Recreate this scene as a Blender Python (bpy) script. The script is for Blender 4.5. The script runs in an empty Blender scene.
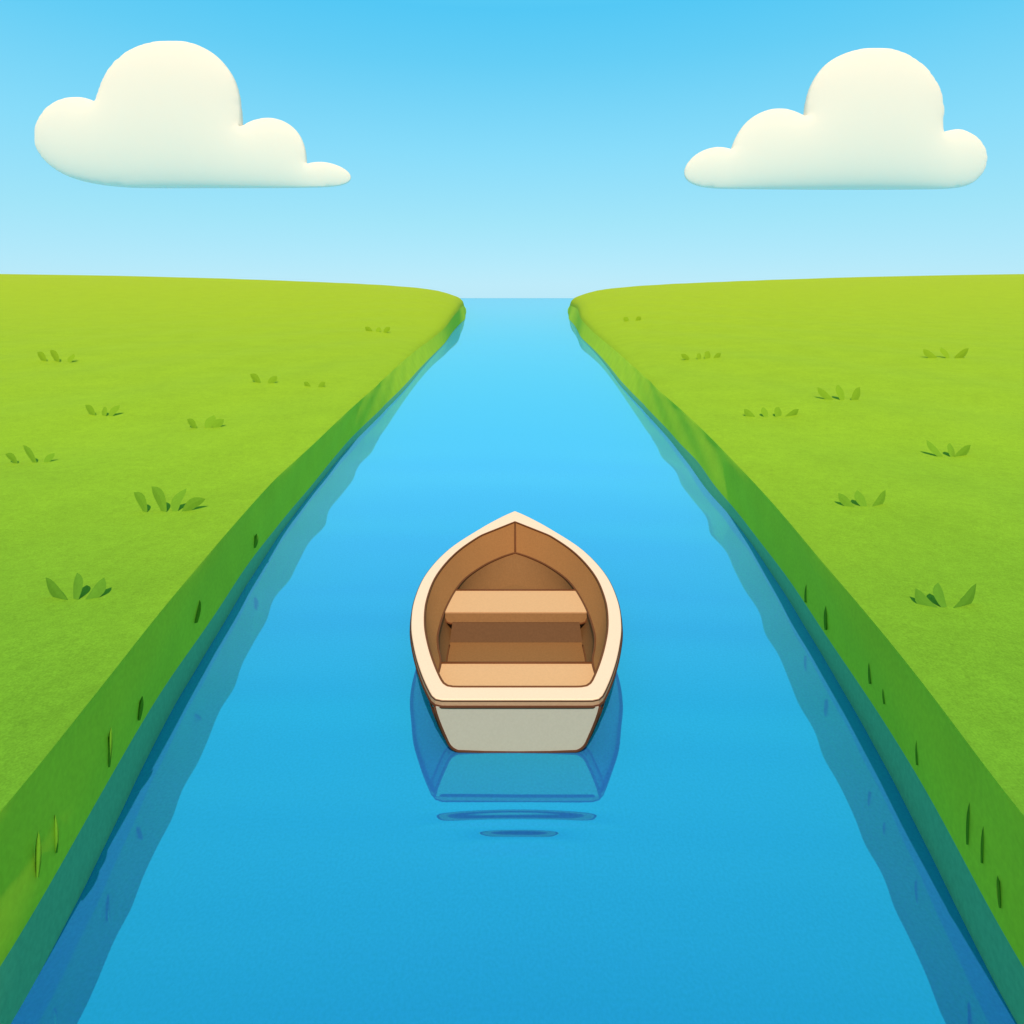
import bpy, bmesh, math, random
import numpy as np
from mathutils import Vector, geometry

random.seed(7)
rng = np.random.default_rng(7)
SC = bpy.context.scene
COL = SC.collection

# ------------------------------------------------------------------ camera
EYE = 2.6          # eye height above the water
F = 600.0          # focal length in pixels of the 1024 px frame
HOR = 298.0        # row of the horizon
cam = bpy.data.cameras.new("camera")
cam.sensor_width = 36.0
cam.lens = F / 1024.0 * 36.0
cam.shift_y = -(512.0 - HOR) / 1024.0
cam.clip_start = 0.05
cam.clip_end = 30000.0
camo = bpy.data.objects.new("camera", cam)
camo.location = (0, 0, EYE)
camo.rotation_euler = (math.radians(90), 0, 0)
COL.objects.link(camo)
SC.camera = camo
SC.render.resolution_x = SC.render.resolution_y = 1024
SC.view_settings.view_transform = 'Standard'
SC.view_settings.look = 'None'
SC.view_settings.exposure = 0.0
SC.view_settings.gamma = 1.0


def at(px, py, z):
    """surveyed point: picture position and height above the water -> world x, y"""
    d = F * (EYE - z) / (py - HOR)
    return (px - 512.0) * d / F, d


# ------------------------------------------------------------------ helpers
def obj(name, verts, faces, mat=None, parent=None, smooth=True, mats=None, fmat=None):
    me = bpy.data.meshes.new(name)
    me.from_pydata([tuple(map(float, v)) for v in verts], [], [tuple(map(int, f)) for f in faces])
    bm = bmesh.new(); bm.from_mesh(me)
    bmesh.ops.recalc_face_normals(bm, faces=bm.faces)
    bm.to_mesh(me); bm.free()
    for m in (mats or ([mat] if mat else [])):
        me.materials.append(m)
    if fmat is not None:
        me.polygons.foreach_set('material_index', fmat)
    if smooth:
        me.polygons.foreach_set('use_smooth', [True] * len(me.polygons))
    me.update()
    o = bpy.data.objects.new(name, me)
    COL.objects.link(o)
    if parent is not None:
        o.parent = parent
    return o


def tag(o, label=None, cat=None, group=None, kind=None):
    if label: o['label'] = label
    if cat: o['category'] = cat
    if group: o['group'] = group
    if kind: o['kind'] = kind
    return o


def bevel(o, w, seg=2, ang=40):
    m = o.modifiers.new('bevel', 'BEVEL')
    m.width = w; m.segments = seg; m.limit_method = 'ANGLE'; m.angle_limit = math.radians(ang)
    m.harden_normals = False
    return o


def smooth1(a, n=2, w=(0.25, 0.5, 0.25)):
    a = np.array(a, float)
    for _ in range(n):
        b = a.copy()
        b[1:-1] = w[0] * a[:-2] + w[1] * a[1:-1] + w[2] * a[2:]
        a = b
    return a


def sweep(path, r, n=8, closed=False, sq=1.0):
    """tube round a path of points"""
    P = [Vector(p) for p in path]
    N = len(P)
    vs, fs = [], []
    for i in range(N):
        if closed:
            t = P[(i + 1) % N] - P[i - 1]
        else:
            t = P[min(i + 1, N - 1)] - P[max(i - 1, 0)]
        t.normalize()
        u = t.cross(Vector((0, 0, 1)))
        if u.length < 1e-3:
            u = t.cross(Vector((0, 1, 0)))
        u.normalize()
        v = u.cross(t).normalized()
        for k in range(n):
            a = 2 * math.pi * k / n
            vs.append(P[i] + (u * math.cos(a) + v * math.sin(a) * sq) * r)
    M = N if closed else N - 1
    for i in range(M):
        j = (i + 1) % N
        for k in range(n):
            l = (k + 1) % n
            fs.append((i * n + k, i * n + l, j * n + l, j * n + k))
    if not closed:
        fs.append(tuple(range(n - 1, -1, -1)))
        fs.append(tuple((N - 1) * n + k for k in range(n)))
    return vs, fs


# ------------------------------------------------------------------ materials
def new_mat(name):
    m = bpy.data.materials.new(name)
    m.use_nodes = True
    nt = m.node_tree
    nt.nodes.clear()
    out = nt.nodes.new('ShaderNodeOutputMaterial')
    return m, nt, out


def grainy(name, col, rough=0.75, amount=0.10, scale=60.0, spec=0.25, big=0.0, bigscale=1.0, bump=0.0, stretch=None):
    """a real surface colour with fine mottling"""
    m, nt, out = new_mat(name)
    N, L = nt.nodes, nt.links
    b = N.new('ShaderNodeBsdfPrincipled')
    b.inputs['Roughness'].default_value = rough
    b.inputs['Specular IOR Level'].default_value = spec
    tc = N.new('ShaderNodeTexCoord')
    src = tc.outputs['Object']
    if stretch:
        mp = N.new('ShaderNodeMapping'); mp.inputs['Scale'].default_value = stretch
        L.new(src, mp.inputs['Vector']); src = mp.outputs['Vector']
    no = N.new('ShaderNodeTexNoise'); no.inputs['Scale'].default_value = scale
    no.inputs['Detail'].default_value = 3.0
    L.new(src, no.inputs['Vector'])
    mr = N.new('ShaderNodeMapRange')
    mr.inputs['From Min'].default_value = 0.3; mr.inputs['From Max'].default_value = 0.7
    mr.inputs['To Min'].default_value = 1 - amount; mr.inputs['To Max'].default_value = 1 + amount
    L.new(no.outputs['Fac'], mr.inputs['Value'])
    mul = N.new('ShaderNodeVectorMath'); mul.operation = 'SCALE'
    mul.inputs[0].default_value = col[:3]
    L.new(mr.outputs['Result'], mul.inputs['Scale'])
    res = mul.outputs['Vector']
    if big:
        n2 = N.new('ShaderNodeTexNoise'); n2.inputs['Scale'].default_value = bigscale
        L.new(src, n2.inputs['Vector'])
        m2 = N.new('ShaderNodeMapRange')
        m2.inputs['From Min'].default_value = 0.3; m2.inputs['From Max'].default_value = 0.7
        m2.inputs['To Min'].default_value = 1 - big; m2.inputs['To Max'].default_value = 1 + big
        L.new(n2.outputs['Fac'], m2.inputs['Value'])
        s2 = N.new('ShaderNodeVectorMath'); s2.operation = 'SCALE'
        L.new(res, s2.inputs[0]); L.new(m2.outputs['Result'], s2.inputs['Scale'])
        res = s2.outputs['Vector']
    L.new(res, b.inputs['Base Color'])
    if bump:
        bp = N.new('ShaderNodeBump'); bp.inputs['Strength'].default_value = bump
        bp.inputs['Distance'].default_value = 0.01
        L.new(no.outputs['Fac'], bp.inputs['Height'])
        L.new(bp.outputs['Normal'], b.inputs['Normal'])
    L.new(b.outputs['BSDF'], out.inputs['Surface'])
    return m


def meadow_mat(name, near, mid, far, amount=0.08):
    """turf that grows yellower away towards the sea; the distance bands are places on the land (world Y)"""
    m, nt, out = new_mat(name)
    N, L = nt.nodes, nt.links
    b = N.new('ShaderNodeBsdfPrincipled')
    b.inputs['Roughness'].default_value = 0.9
    b.inputs['Specular IOR Level'].default_value = 0.05
    tc = N.new('ShaderNodeTexCoord')
    sp = N.new('ShaderNodeSeparateXYZ'); L.new(tc.outputs['Object'], sp.inputs[0])
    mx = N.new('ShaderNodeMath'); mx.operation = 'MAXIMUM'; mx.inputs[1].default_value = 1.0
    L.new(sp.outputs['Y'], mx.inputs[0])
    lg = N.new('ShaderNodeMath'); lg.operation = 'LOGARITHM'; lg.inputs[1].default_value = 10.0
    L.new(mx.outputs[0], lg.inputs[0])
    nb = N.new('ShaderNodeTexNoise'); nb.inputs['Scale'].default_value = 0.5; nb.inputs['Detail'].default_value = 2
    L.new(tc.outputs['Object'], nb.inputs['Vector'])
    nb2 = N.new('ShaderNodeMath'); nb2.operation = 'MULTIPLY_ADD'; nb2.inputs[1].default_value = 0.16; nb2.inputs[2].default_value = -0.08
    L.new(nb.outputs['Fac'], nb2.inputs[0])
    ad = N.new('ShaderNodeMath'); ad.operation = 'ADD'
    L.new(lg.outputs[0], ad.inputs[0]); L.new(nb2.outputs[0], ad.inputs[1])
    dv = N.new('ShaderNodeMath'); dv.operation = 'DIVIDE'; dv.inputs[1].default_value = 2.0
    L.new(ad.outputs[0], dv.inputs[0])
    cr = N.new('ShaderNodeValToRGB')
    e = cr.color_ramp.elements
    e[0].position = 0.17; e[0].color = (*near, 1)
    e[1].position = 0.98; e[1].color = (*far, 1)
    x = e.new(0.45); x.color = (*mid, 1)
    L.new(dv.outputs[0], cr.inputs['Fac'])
    # blade-scale grain, finer close by and coarser far away so it is seen at every distance
    res = cr.outputs['Color']
    for sc_, am in ((110.0, amount * 1.7), (35.0, amount * 0.9), (9.0, amount * 0.6), (1.3, amount * 0.5)):
        no = N.new('ShaderNodeTexNoise'); no.inputs['Scale'].default_value = sc_; no.inputs['Detail'].default_value = 3
        L.new(tc.outputs['Object'], no.inputs['Vector'])
        mr = N.new('ShaderNodeMapRange')
        mr.inputs['From Min'].default_value = 0.3; mr.inputs['From Max'].default_value = 0.7
        mr.inputs['To Min'].default_value = 1 - am; mr.inputs['To Max'].default_value = 1 + am
        L.new(no.outputs['Fac'], mr.inputs['Value'])
        mul = N.new('ShaderNodeVectorMath'); mul.operation = 'SCALE'
        L.new(res, mul.inputs[0]); L.new(mr.outputs['Result'], mul.inputs['Scale'])
        res = mul.outputs['Vector']
    L.new(res, b.inputs['Base Color'])
    L.new(b.outputs['BSDF'], out.inputs['Surface'])
    return m


def water_mat():
    m, nt, out = new_mat('water')
    N, L = nt.nodes, nt.links
    tc = N.new('ShaderNodeTexCoord')
    no = N.new('ShaderNodeTexNoise'); no.inputs['Scale'].default_value = 70.0; no.inputs['Detail'].default_value = 3
    L.new(tc.outputs['Object'], no.inputs['Vector'])
    mr = N.new('ShaderNodeMapRange')
    mr.inputs['From Min'].default_value = 0.3; mr.inputs['From Max'].default_value = 0.7
    mr.inputs['To Min'].default_value = 0.92; mr.inputs['To Max'].default_value = 1.08
    L.new(no.outputs['Fac'], mr.inputs['Value'])
    mul = N.new('ShaderNodeVectorMath'); mul.operation = 'SCALE'
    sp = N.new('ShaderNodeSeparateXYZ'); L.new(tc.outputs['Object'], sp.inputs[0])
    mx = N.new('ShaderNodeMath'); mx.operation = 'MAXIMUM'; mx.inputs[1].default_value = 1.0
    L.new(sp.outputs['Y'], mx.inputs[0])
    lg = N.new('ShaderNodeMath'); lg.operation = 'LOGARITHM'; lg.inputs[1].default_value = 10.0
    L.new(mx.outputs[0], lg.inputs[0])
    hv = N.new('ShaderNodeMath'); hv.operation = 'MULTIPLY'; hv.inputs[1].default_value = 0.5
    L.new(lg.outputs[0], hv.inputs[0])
    cr = N.new('ShaderNodeValToRGB'); e = cr.color_ramp.elements       # body colour pales with distance; far sky sheen partly painted into it
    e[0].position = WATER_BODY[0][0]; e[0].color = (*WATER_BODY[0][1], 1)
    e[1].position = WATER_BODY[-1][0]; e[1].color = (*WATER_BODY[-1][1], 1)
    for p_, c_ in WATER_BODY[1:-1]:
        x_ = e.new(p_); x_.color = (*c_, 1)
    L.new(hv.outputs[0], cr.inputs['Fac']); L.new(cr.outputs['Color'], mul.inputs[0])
    L.new(mr.outputs['Result'], mul.inputs['Scale'])
    body = N.new('ShaderNodeBsdfDiffuse')
    L.new(mul.outputs['Vector'], body.inputs['Color'])
    lw = N.new('ShaderNodeLayerWeight'); lw.inputs['Blend'].default_value = 0.5
    tint = N.new('ShaderNodeMix'); tint.data_type = 'RGBA'
    tint.inputs['A'].default_value = (*WATER_TINT, 1)
    tint.inputs['B'].default_value = (*WATER_GRAZE, 1)
    tp = N.new('ShaderNodeMath'); tp.operation = 'POWER'; tp.inputs[1].default_value = 4.0
    L.new(lw.outputs['Facing'], tp.inputs[0]); L.new(tp.outputs[0], tint.inputs['Factor'])
    gl = N.new('ShaderNodeBsdfGlossy'); gl.inputs['Roughness'].default_value = 0.02
    L.new(tint.outputs['Result'], gl.inputs['Color'])
    k = N.new('ShaderNodeMapRange')
    k.inputs['From Min'].default_value = 0.24; k.inputs['From Max'].default_value = 1.0
    k.inputs['To Min'].default_value = WATER_K; k.inputs['To Max'].default_value = 0.66
    L.new(lw.outputs['Facing'], k.inputs['Value'])
    mix = N.new('ShaderNodeMixShader')
    L.new(k.outputs[0], mix.inputs[0]); L.new(body.outputs[0], mix.inputs[1]); L.new(gl.outputs[0], mix.inputs[2])
    L.new(mix.outputs[0], out.inputs['Surface'])
    return m


def cloud_mat(name):
    m, nt, out = new_mat(name)
    N, L = nt.nodes, nt.links
    d = N.new('ShaderNodeBsdfDiffuse'); d.inputs['Color'].default_value = (*CLOUD_COL, 1)
    t = N.new('ShaderNodeBsdfTranslucent'); t.inputs['Color'].default_value = (*CLOUD_COL, 1)
    mix = N.new('ShaderNodeMixShader'); mix.inputs[0].default_value = 0.4
    L.new(d.outputs[0], mix.inputs[1]); L.new(t.outputs[0], mix.inputs[2])
    L.new(mix.outputs[0], out.inputs['Surface'])
    return m


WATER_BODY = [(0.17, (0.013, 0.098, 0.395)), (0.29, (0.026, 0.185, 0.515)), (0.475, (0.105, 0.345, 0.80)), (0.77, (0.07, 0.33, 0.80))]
WATER_TINT = (0.03, 1.0, 0.85)
WATER_GRAZE = (0.58, 0.97, 0.86)
WATER_K = 0.28
CLOUD_COL = (0.998, 0.875, 0.745)

M = {}
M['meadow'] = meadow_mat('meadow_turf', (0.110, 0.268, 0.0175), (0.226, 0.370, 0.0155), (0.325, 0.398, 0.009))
M['bank'] = grainy('bank_turf', (0.44, 0.575, 0.028), 0.9, 0.06, 40, 0.05, big=0.05, bigscale=2.0)
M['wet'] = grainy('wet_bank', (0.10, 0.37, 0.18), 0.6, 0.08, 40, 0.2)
M['tuft'] = grainy('tuft_blade', (0.085, 0.27, 0.016), 0.8, 0.06, 60, 0.1)
M['reed'] = grainy('bank_blade', (0.12, 0.30, 0.016), 0.8, 0.06, 60, 0.1)
M['bed'] = grainy('river_bed', (0.02, 0.12, 0.10), 0.9, 0.1, 5)
M['cream'] = grainy('cream_paint', (0.78, 0.54, 0.385), 0.55, 0.025, 90, 0.2)
M['rail'] = grainy('tan_wood', (0.44, 0.23, 0.14), 0.7, 0.08, 50, 0.15, stretch=(1, 1, 4))
M['hull'] = grainy('pale_grey_paint', (0.44, 0.345, 0.29), 0.6, 0.03, 90, 0.2)
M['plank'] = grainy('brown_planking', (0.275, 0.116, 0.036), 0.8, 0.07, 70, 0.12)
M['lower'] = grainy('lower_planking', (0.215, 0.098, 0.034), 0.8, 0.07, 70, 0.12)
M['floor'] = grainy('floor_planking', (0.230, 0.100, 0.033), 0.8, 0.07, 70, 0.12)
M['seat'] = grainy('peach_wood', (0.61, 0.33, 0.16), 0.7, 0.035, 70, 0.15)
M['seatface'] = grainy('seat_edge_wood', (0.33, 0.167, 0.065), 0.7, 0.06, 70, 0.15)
M['seat_shade'] = grainy('under_seat_shade', (0.12, 0.056, 0.024), 0.8, 0.07, 70, 0.1)  # shade below the front seat, painted as a darker brown
M['line'] = grainy('dark_brown_trim', (0.075, 0.024, 0.010), 0.7, 0.06, 70, 0.15)
M['seam'] = grainy('brown_seam', (0.13, 0.043, 0.013), 0.7, 0.06, 70, 0.15)
M['water'] = water_mat()
M['cloud'] = cloud_mat('cloud')

# ------------------------------------------------------------------ light
SUN_EL = 54.0
sun = bpy.data.lights.new('sun', 'SUN')
sun.energy = 4.6
sun.angle = math.radians(0.5)
sun.color = (1.0, 0.85, 0.64)
so = bpy.data.objects.new('sun', sun)
# from behind the camera, high, in line with the river
v = Vector((0.0, -math.cos(math.radians(SUN_EL)), math.sin(math.radians(SUN_EL))))
so.rotation_euler = (-v).to_track_quat('-Z', 'Y').to_euler()
so.location = (0, -20, 40)
COL.objects.link(so)

w = bpy.data.worlds.new("World")
SC.world = w
w.use_nodes = True
nt = w.node_tree
nt.nodes.clear()
N, L = nt.nodes, nt.links
wo = N.new('ShaderNodeOutputWorld'); bg = N.new('ShaderNodeBackground')
sky = N.new('ShaderNodeTexSky'); sky.sky_type = 'NISHITA'; sky.sun_disc = False
sky.sun_elevation = math.radians(SUN_EL)
sky.sun_rotation = math.radians(180)
sky.air_density = 1.0; sky.dust_density = 0.3; sky.ozone_density = 2.0
bg.inputs['Strength'].default_value = 0.10
# sky colour by elevation over Nishita; upper stops raised to brighten the water's reflection
tc = N.new('ShaderNodeTexCoord'); sp = N.new('ShaderNodeSeparateXYZ')
L.new(tc.outputs['Generated'], sp.inputs[0])
cr = N.new('ShaderNodeValToRGB'); cr.color_ramp.interpolation = 'LINEAR'
L.new(sp.outputs['Z'], cr.inputs['Fac'])
SKYRAMP = [(0.0227, (0.4646, 0.8397, 1.0185)), (0.1236, (0.3568, 0.8268, 0.995)), (0.2334, (0.2511, 0.7818, 1.0308)), (0.3649, (0.127, 0.6829, 1.0101)), (0.4337, (0.0828, 0.6437, 1.0107)), (0.5736, (0.1604, 0.8197, 1.0909)), (0.7193, (0.2812, 0.9546, 1.135)), (1.0, (0.3364, 0.9844, 1.126))]
els = cr.color_ramp.elements
els[0].position = SKYRAMP[0][0]; els[0].color = (*SKYRAMP[0][1], 1)
els[1].position = SKYRAMP[-1][0]; els[1].color = (*SKYRAMP[-1][1], 1)
for p, c in SKYRAMP[1:-1]:
    x = els.new(p); x.color = (*c, 1)
scl = N.new('ShaderNodeVectorMath'); scl.operation = 'SCALE'; scl.inputs['Scale'].default_value = 10.0
L.new(cr.outputs['Color'], scl.inputs[0])
mixw = N.new('ShaderNodeMix'); mixw.data_type = 'RGBA'; mixw.inputs['Factor'].default_value = 0.85
# the bright whitish part of the sky round the sun, behind the viewer
fm_ = N.new('ShaderNodeMapRange'); fm_.interpolation_type = 'SMOOTHSTEP'
fm_.inputs['From Min'].default_value = -0.15; fm_.inputs['From Max'].default_value = 0.20
fm_.inputs['To Min'].default_value = 0.05; fm_.inputs['To Max'].default_value = 0.85
L.new(sp.outputs['Y'], fm_.inputs['Value'])
L.new(fm_.outputs['Result'], mixw.inputs['Factor'])
L.new(sky.outputs[0], mixw.inputs['A'])
L.new(scl.outputs['Vector'], mixw.inputs['B'])
L.new(mixw.outputs['Result'], bg.inputs['Color'])
L.new(bg.outputs[0], wo.inputs[0])

# ------------------------------------------------------------------ river banks
ZC = 0.70    # height of the turf edge above the water
CREST = {
    -1: [(460.4, 302.7), (459.3, 310), (446, 327), (418.4, 348.6), (379, 384), (344, 415), (318, 440), (275, 479),
         (241.8, 516), (216, 545.5), (185, 582.6), (150, 623.6), (128, 654), (74.5, 720), (0, 817)],
    1: [(573.7, 302.7), (573.8, 308.5), (579.5, 318), (591, 330), (628, 362), (657.7, 389.6), (687, 415), (713, 440),
        (744, 472), (777, 508), (816, 555), (855, 600), (904, 659), (956, 726), (1022, 820)]}
WATER = {
    -1: [(466, 319), (446, 343), (407, 388), (379, 417), (350, 446), (317, 486), (287, 524), (255.5, 571), (236, 602),
         (216, 637), (170, 712), (97, 865), (16, 1024)],
    1: [(568, 319), (579.5, 337), (618.6, 384), (638, 405), (670, 440), (709, 493), (734, 520), (758, 553), (785, 594),
        (810, 635), (837, 680), (881, 757), (935, 863), (1011, 1024)]}
TEAL = {
    -1: [(446, 342), (347, 442), (312, 485), (275, 530), (244, 569), (224, 600), (199, 638), (157, 699), (83, 823), (50, 881), (0, 968)],
    1: [(580, 336), (678.5, 442), (699, 463), (722.5, 495), (757.6, 539.6), (797, 590), (828, 639), (840, 657), (891, 734),
        (940.5, 814), (967.5, 864), (1022, 966)]}
LD = lambda d: math.log(d + 1.0)


def zcf(d):
    """height of the turf edge: 0.7 m along the river, higher on the headland"""
    d = np.asarray(d, float)
    t = np.clip((d - 25) / 40, 0, 1)
    q = np.clip((d - 3) / 5, 0, 1)
    return ZC - 0.065 * q * q * (3 - 2 * q) + 0.865 * t * t * (3 - 2 * t)


def curve(tab, z, extra_far):
    pts = []
    for x, y in tab:
        zz_ = z
        if z > 0:
            for _ in range(40):
                zz_ = 0.5 * zz_ + 0.5 * float(zcf(F * (EYE - zz_) / (y - HOR)))
        pts.append(at(x, y, zz_))
    pts = [(d, abs(X)) for X, d in pts] + extra_far
    pts.sort()
    d = np.array([p[0] for p in pts]); X = np.array([p[1] for p in pts])
    # continue under and behind the camera
    sl = (X[1] - X[0]) / (d[1] - d[0]) * 0.4
    d = np.concatenate([[-8, 0.0], d]); X = np.concatenate([[X[0] - sl * d[2] - 0.0, X[0] - sl * d[2]], X])
    return d, X


def kd(d):
    d = np.asarray(d, float)
    return np.where(d > 0, np.log1p(np.maximum(d, 0)), d)


ROWS = np.concatenate([np.arange(-8, 1.0, 0.5), np.arange(1.0, 14, 0.1), np.geomspace(14, 430, 150)])
EDGE = {}
for s in (-1, 1):
    far = {-1: [(110, 8.3), (150, 11.35), (240, 19.6), (330, 31), (380, 42), (430, 105)],
           1: [(110, 10.1), (150, 13.8), (240, 23.4), (330, 36), (380, 47), (430, 110)]}[s]
    wd, wx = curve(WATER[s], 0.0, far)
    cd, cx = curve([p for p in CREST[s] if p[1] > 309], ZC, [(d, np.interp(d, wd, wx) + e_) for d, e_ in ((90, .3), (110, .5), (150, 1.0), (240, 2.2), (330, 3), (380, 3), (430, 3))])
    xc = smooth1(np.interp(kd(ROWS), kd(cd), cx), 14)
    xw = smooth1(np.interp(kd(ROWS), kd(wd), wx), 14)
    # height of the damp band, from where its upper edge is seen
    td, tz = [], []
    for (px, py) in TEAL[s]:
        lo, hi = 0.0, 0.65
        best = (1e9, 0, 0)
        for z in np.linspace(lo, hi, 200):
            d = F * (EYE - z) / (py - HOR)
            X = np.interp(d, ROWS, xw) * (1 - z / float(zcf(d))) + np.interp(d, ROWS, xc) * z / float(zcf(d))
            e = abs(X * F / d - abs(px - 512))
            if e < best[0]: best = (e, z, d)
        td.append(best[2]); tz.append(best[1])
    o = np.argsort(td); td = np.array(td)[o]; tz = np.array(tz)[o]
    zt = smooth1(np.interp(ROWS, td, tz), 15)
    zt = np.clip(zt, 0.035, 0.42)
    EDGE[s] = (xc, xw, zt)
    print('side', s, 'damp band', [(round(a, 2), round(b, 2)) for a, b in zip(td, tz)])

GS = np.array([0, 0.3, 1.0, 1.7, 3.2, 4.8, 8.9, 23.9, 38.9, 53.9, 68.9, 100, 250, 900])
GZ = np.array([0, 0.8, 1.25, 1.5, 2.0, 2.35, 2.8, 3.57, 4.1, 4.5, 4.7, 5.0, 5.7, 6.7])
SS = np.concatenate([[0, 0.02, 0.05, 0.1], np.arange(0.2, 4, 0.2), np.geomspace(4, 900, 60)])
GV = smooth1(np.interp(np.log1p(SS), np.log1p(GS), GZ), 3); GV[0] = 0


def land_z(side, X, d):
    xc = np.interp(d, ROWS, EDGE[side][0])
    s = abs(X) - xc
    w_ = min(max((d - 8) / 82.0, 0), 1)
    base = float(zcf(d)) + w_ * np.interp(s, SS, GV)
    # gentle lie of the land nearby
    base += 0.03 * math.sin(0.9 * d + 1.3 * s + side) * min(max(s / 1.5, 0), 1) * (1 if d < 60 else 0.5)
    return base


for s, nm in ((-1, 'left'), (1, 'right')):
    xc, xw, zt = EDGE[s]
    # meadow
    vs, fs = [], []
    n = len(SS)
    for i, d in enumerate(ROWS):
        for S in SS:
            X = xc[i] + S
            vs.append((s * X, d, land_z(s, X, d)))
    for i in range(len(ROWS) - 1):
        for j in range(n - 1):
            a = i * n + j
            fs.append((a, a + 1, a + n + 1, a + n))
    # seaward end runs down into the water
    b0 = len(vs)
    last = (len(ROWS) - 1) * n
    for j in range(n):
        v_ = vs[last + j]
        vs.append((v_[0], v_[1] + 30, -1.0))
    for j in range(n - 1):
        fs.append((last + j, last + j + 1, b0 + j + 1, b0 + j))
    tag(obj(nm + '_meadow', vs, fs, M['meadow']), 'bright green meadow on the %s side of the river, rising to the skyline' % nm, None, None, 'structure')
    # bank face
    vs, fs, fm = [], [], []
    prof = []
    for i, d in enumerate(ROWS):
        row = []
        for t in (0, 0.12, 0.3, 0.5, 0.7, 0.85, 1.0):
            zc_ = float(zcf(d))
            z = zc_ + (zt[i] - zc_) * t
            X = xw[i] + (xc[i] - xw[i]) * z / zc_
            row.append((X, z))
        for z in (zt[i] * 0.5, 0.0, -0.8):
            X = xw[i] + (xc[i] - xw[i]) * z / float(zcf(d)) if z >= 0 else xw[i] - 0.0
            row.append((X, z))
        prof.append(row)
    n = len(prof[0])
    for i, d in enumerate(ROWS):
        for j, (X, z) in enumerate(prof[i]):
            wob = 0.0
            if 0 < j < n - 1 and d < 60:
                wob = 0.012 * math.sin(2.3 * d + j) * (z / ZC)
            vs.append((s * (X + wob), d, z))
    for i in range(len(ROWS) - 1):
        for j in range(n - 1):
            a = i * n + j
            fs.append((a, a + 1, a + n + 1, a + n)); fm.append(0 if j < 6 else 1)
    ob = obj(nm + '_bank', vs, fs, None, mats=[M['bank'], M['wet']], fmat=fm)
    tag(ob, 'steep dark green %s river bank with a damp teal foot' % nm, None, None, 'structure')

# ------------------------------------------------------------------ water: one sheet, river and sea, gently rippled
xs = np.concatenate([-np.geomspace(6000, 3.6, 60), np.arange(-3.5, 3.51, 0.025), np.geomspace(3.6, 6000, 60)])
ys = np.concatenate([[-300, -60, -15, -4, 0, 0.8], np.arange(1.2, 2.78, 0.025), np.arange(2.78, 3.2, 0.007), np.arange(3.21, 9.0, 0.025), np.geomspace(9.03, 60, 330), np.geomspace(61, 9000, 60)])
BX, BS = 0.03, 3.44     # boat: centre line and stern
XX, YY = np.meshgrid(xs, ys)
ZZ = np.zeros_like(XX)
ph = rng.uniform(0, 6.28, 40)
amp_all = 1.0
k = 0
# long smooth wavelets whose spacing opens out away from the boat's wake
YP = np.maximum(YY, 0.4)
phase = 2 * math.pi / 0.10 * (-(YP ** -0.35) / 0.35)
lamY = 0.10 * YP ** 1.35
ZZ += 0.0135 * lamY / (2 * math.pi) * np.sin(phase + 0.55 * np.abs(XX) + 0.5 * np.sin(0.7 * XX))
ZZ += 0.0055 * lamY * 0.62 / (2 * math.pi) * np.sin(phase / 0.62 + 1.9 * XX / lamY.clip(0.3) * 0.3 + 1.0)
ZZ += 0.003 * 0.8 / (2 * math.pi) * np.sin(2 * math.pi / 0.8 * (XX * 0.8 + 0.25 * YY) + 2.0)
fade = np.clip((13 - YY) / 6, 0, 1) * (np.abs(XX) < 7)
fade = fade * fade * (3 - 2 * fade)
ZZ *= fade * amp_all
# little rings left by the stern
dd = np.arange(2.6, 3.3, 0.001)
B_ = lambda c, h: np.exp(-((dd - c) / h) ** 4)


def wavelet(neg, pos):
    n_ = sum(a_ * B_(c, h) for c, h, a_ in neg); p_ = sum(a_ * B_(c, h) for c, h, a_ in pos)
    sl = -n_ + p_ * n_.sum() / p_.sum()
    return np.cumsum(sl) * 0.001


YC = YY + 0.10 * (XX - BX) ** 2
z1 = np.interp(YC, dd, wavelet([(3.016, 0.034, 0.080)], [(2.967, 0.014, 1.0), (3.075, 0.012, 0.5)]))
z2 = np.interp(YC, dd, wavelet([(2.906, 0.034, 0.128)], [(2.83, 0.04, 1.0), (2.962, 0.014, 0.7)]))
ZZ += z1 * np.exp(-((XX - BX) / 0.46) ** 6) + z2 * np.exp(-((XX - BX) / 0.27) ** 4)
ny, nx = XX.shape
me = bpy.data.meshes.new('river_water')
co = np.stack([XX, YY, ZZ], -1).reshape(-1, 3)
me.vertices.add(len(co)); me.vertices.foreach_set('co', co.ravel().astype(np.float32))
idx = np.arange(ny * nx).reshape(ny, nx)
q = np.stack([idx[:-1, :-1], idx[:-1, 1:], idx[1:, 1:], idx[1:, :-1]], -1).reshape(-1, 4)
me.loops.add(q.size); me.loops.foreach_set('vertex_index', q.ravel().astype(np.int32))
me.polygons.add(len(q))
me.polygons.foreach_set('loop_start', np.arange(0, q.size, 4, dtype=np.int32))
me.polygons.foreach_set('loop_total', np.full(len(q), 4, dtype=np.int32))
me.polygons.foreach_set('use_smooth', np.ones(len(q), dtype=bool))
me.update(calc_edges=True)
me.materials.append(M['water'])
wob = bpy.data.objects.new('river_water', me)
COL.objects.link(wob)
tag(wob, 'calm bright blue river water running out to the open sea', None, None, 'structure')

# ------------------------------------------------------------------ rowing boat
boat = bpy.data.objects.new('rowing_boat', None)
COL.objects.link(boat)
boat.location = (BX, BS, 0)
tag(boat, 'small wooden rowing boat with cream gunwale and peach seats floating mid river', 'rowing boat')

LEN = 2.76
def sheer(y): return 0.30 + 0.10 * max(0, y / LEN) ** 2


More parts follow.
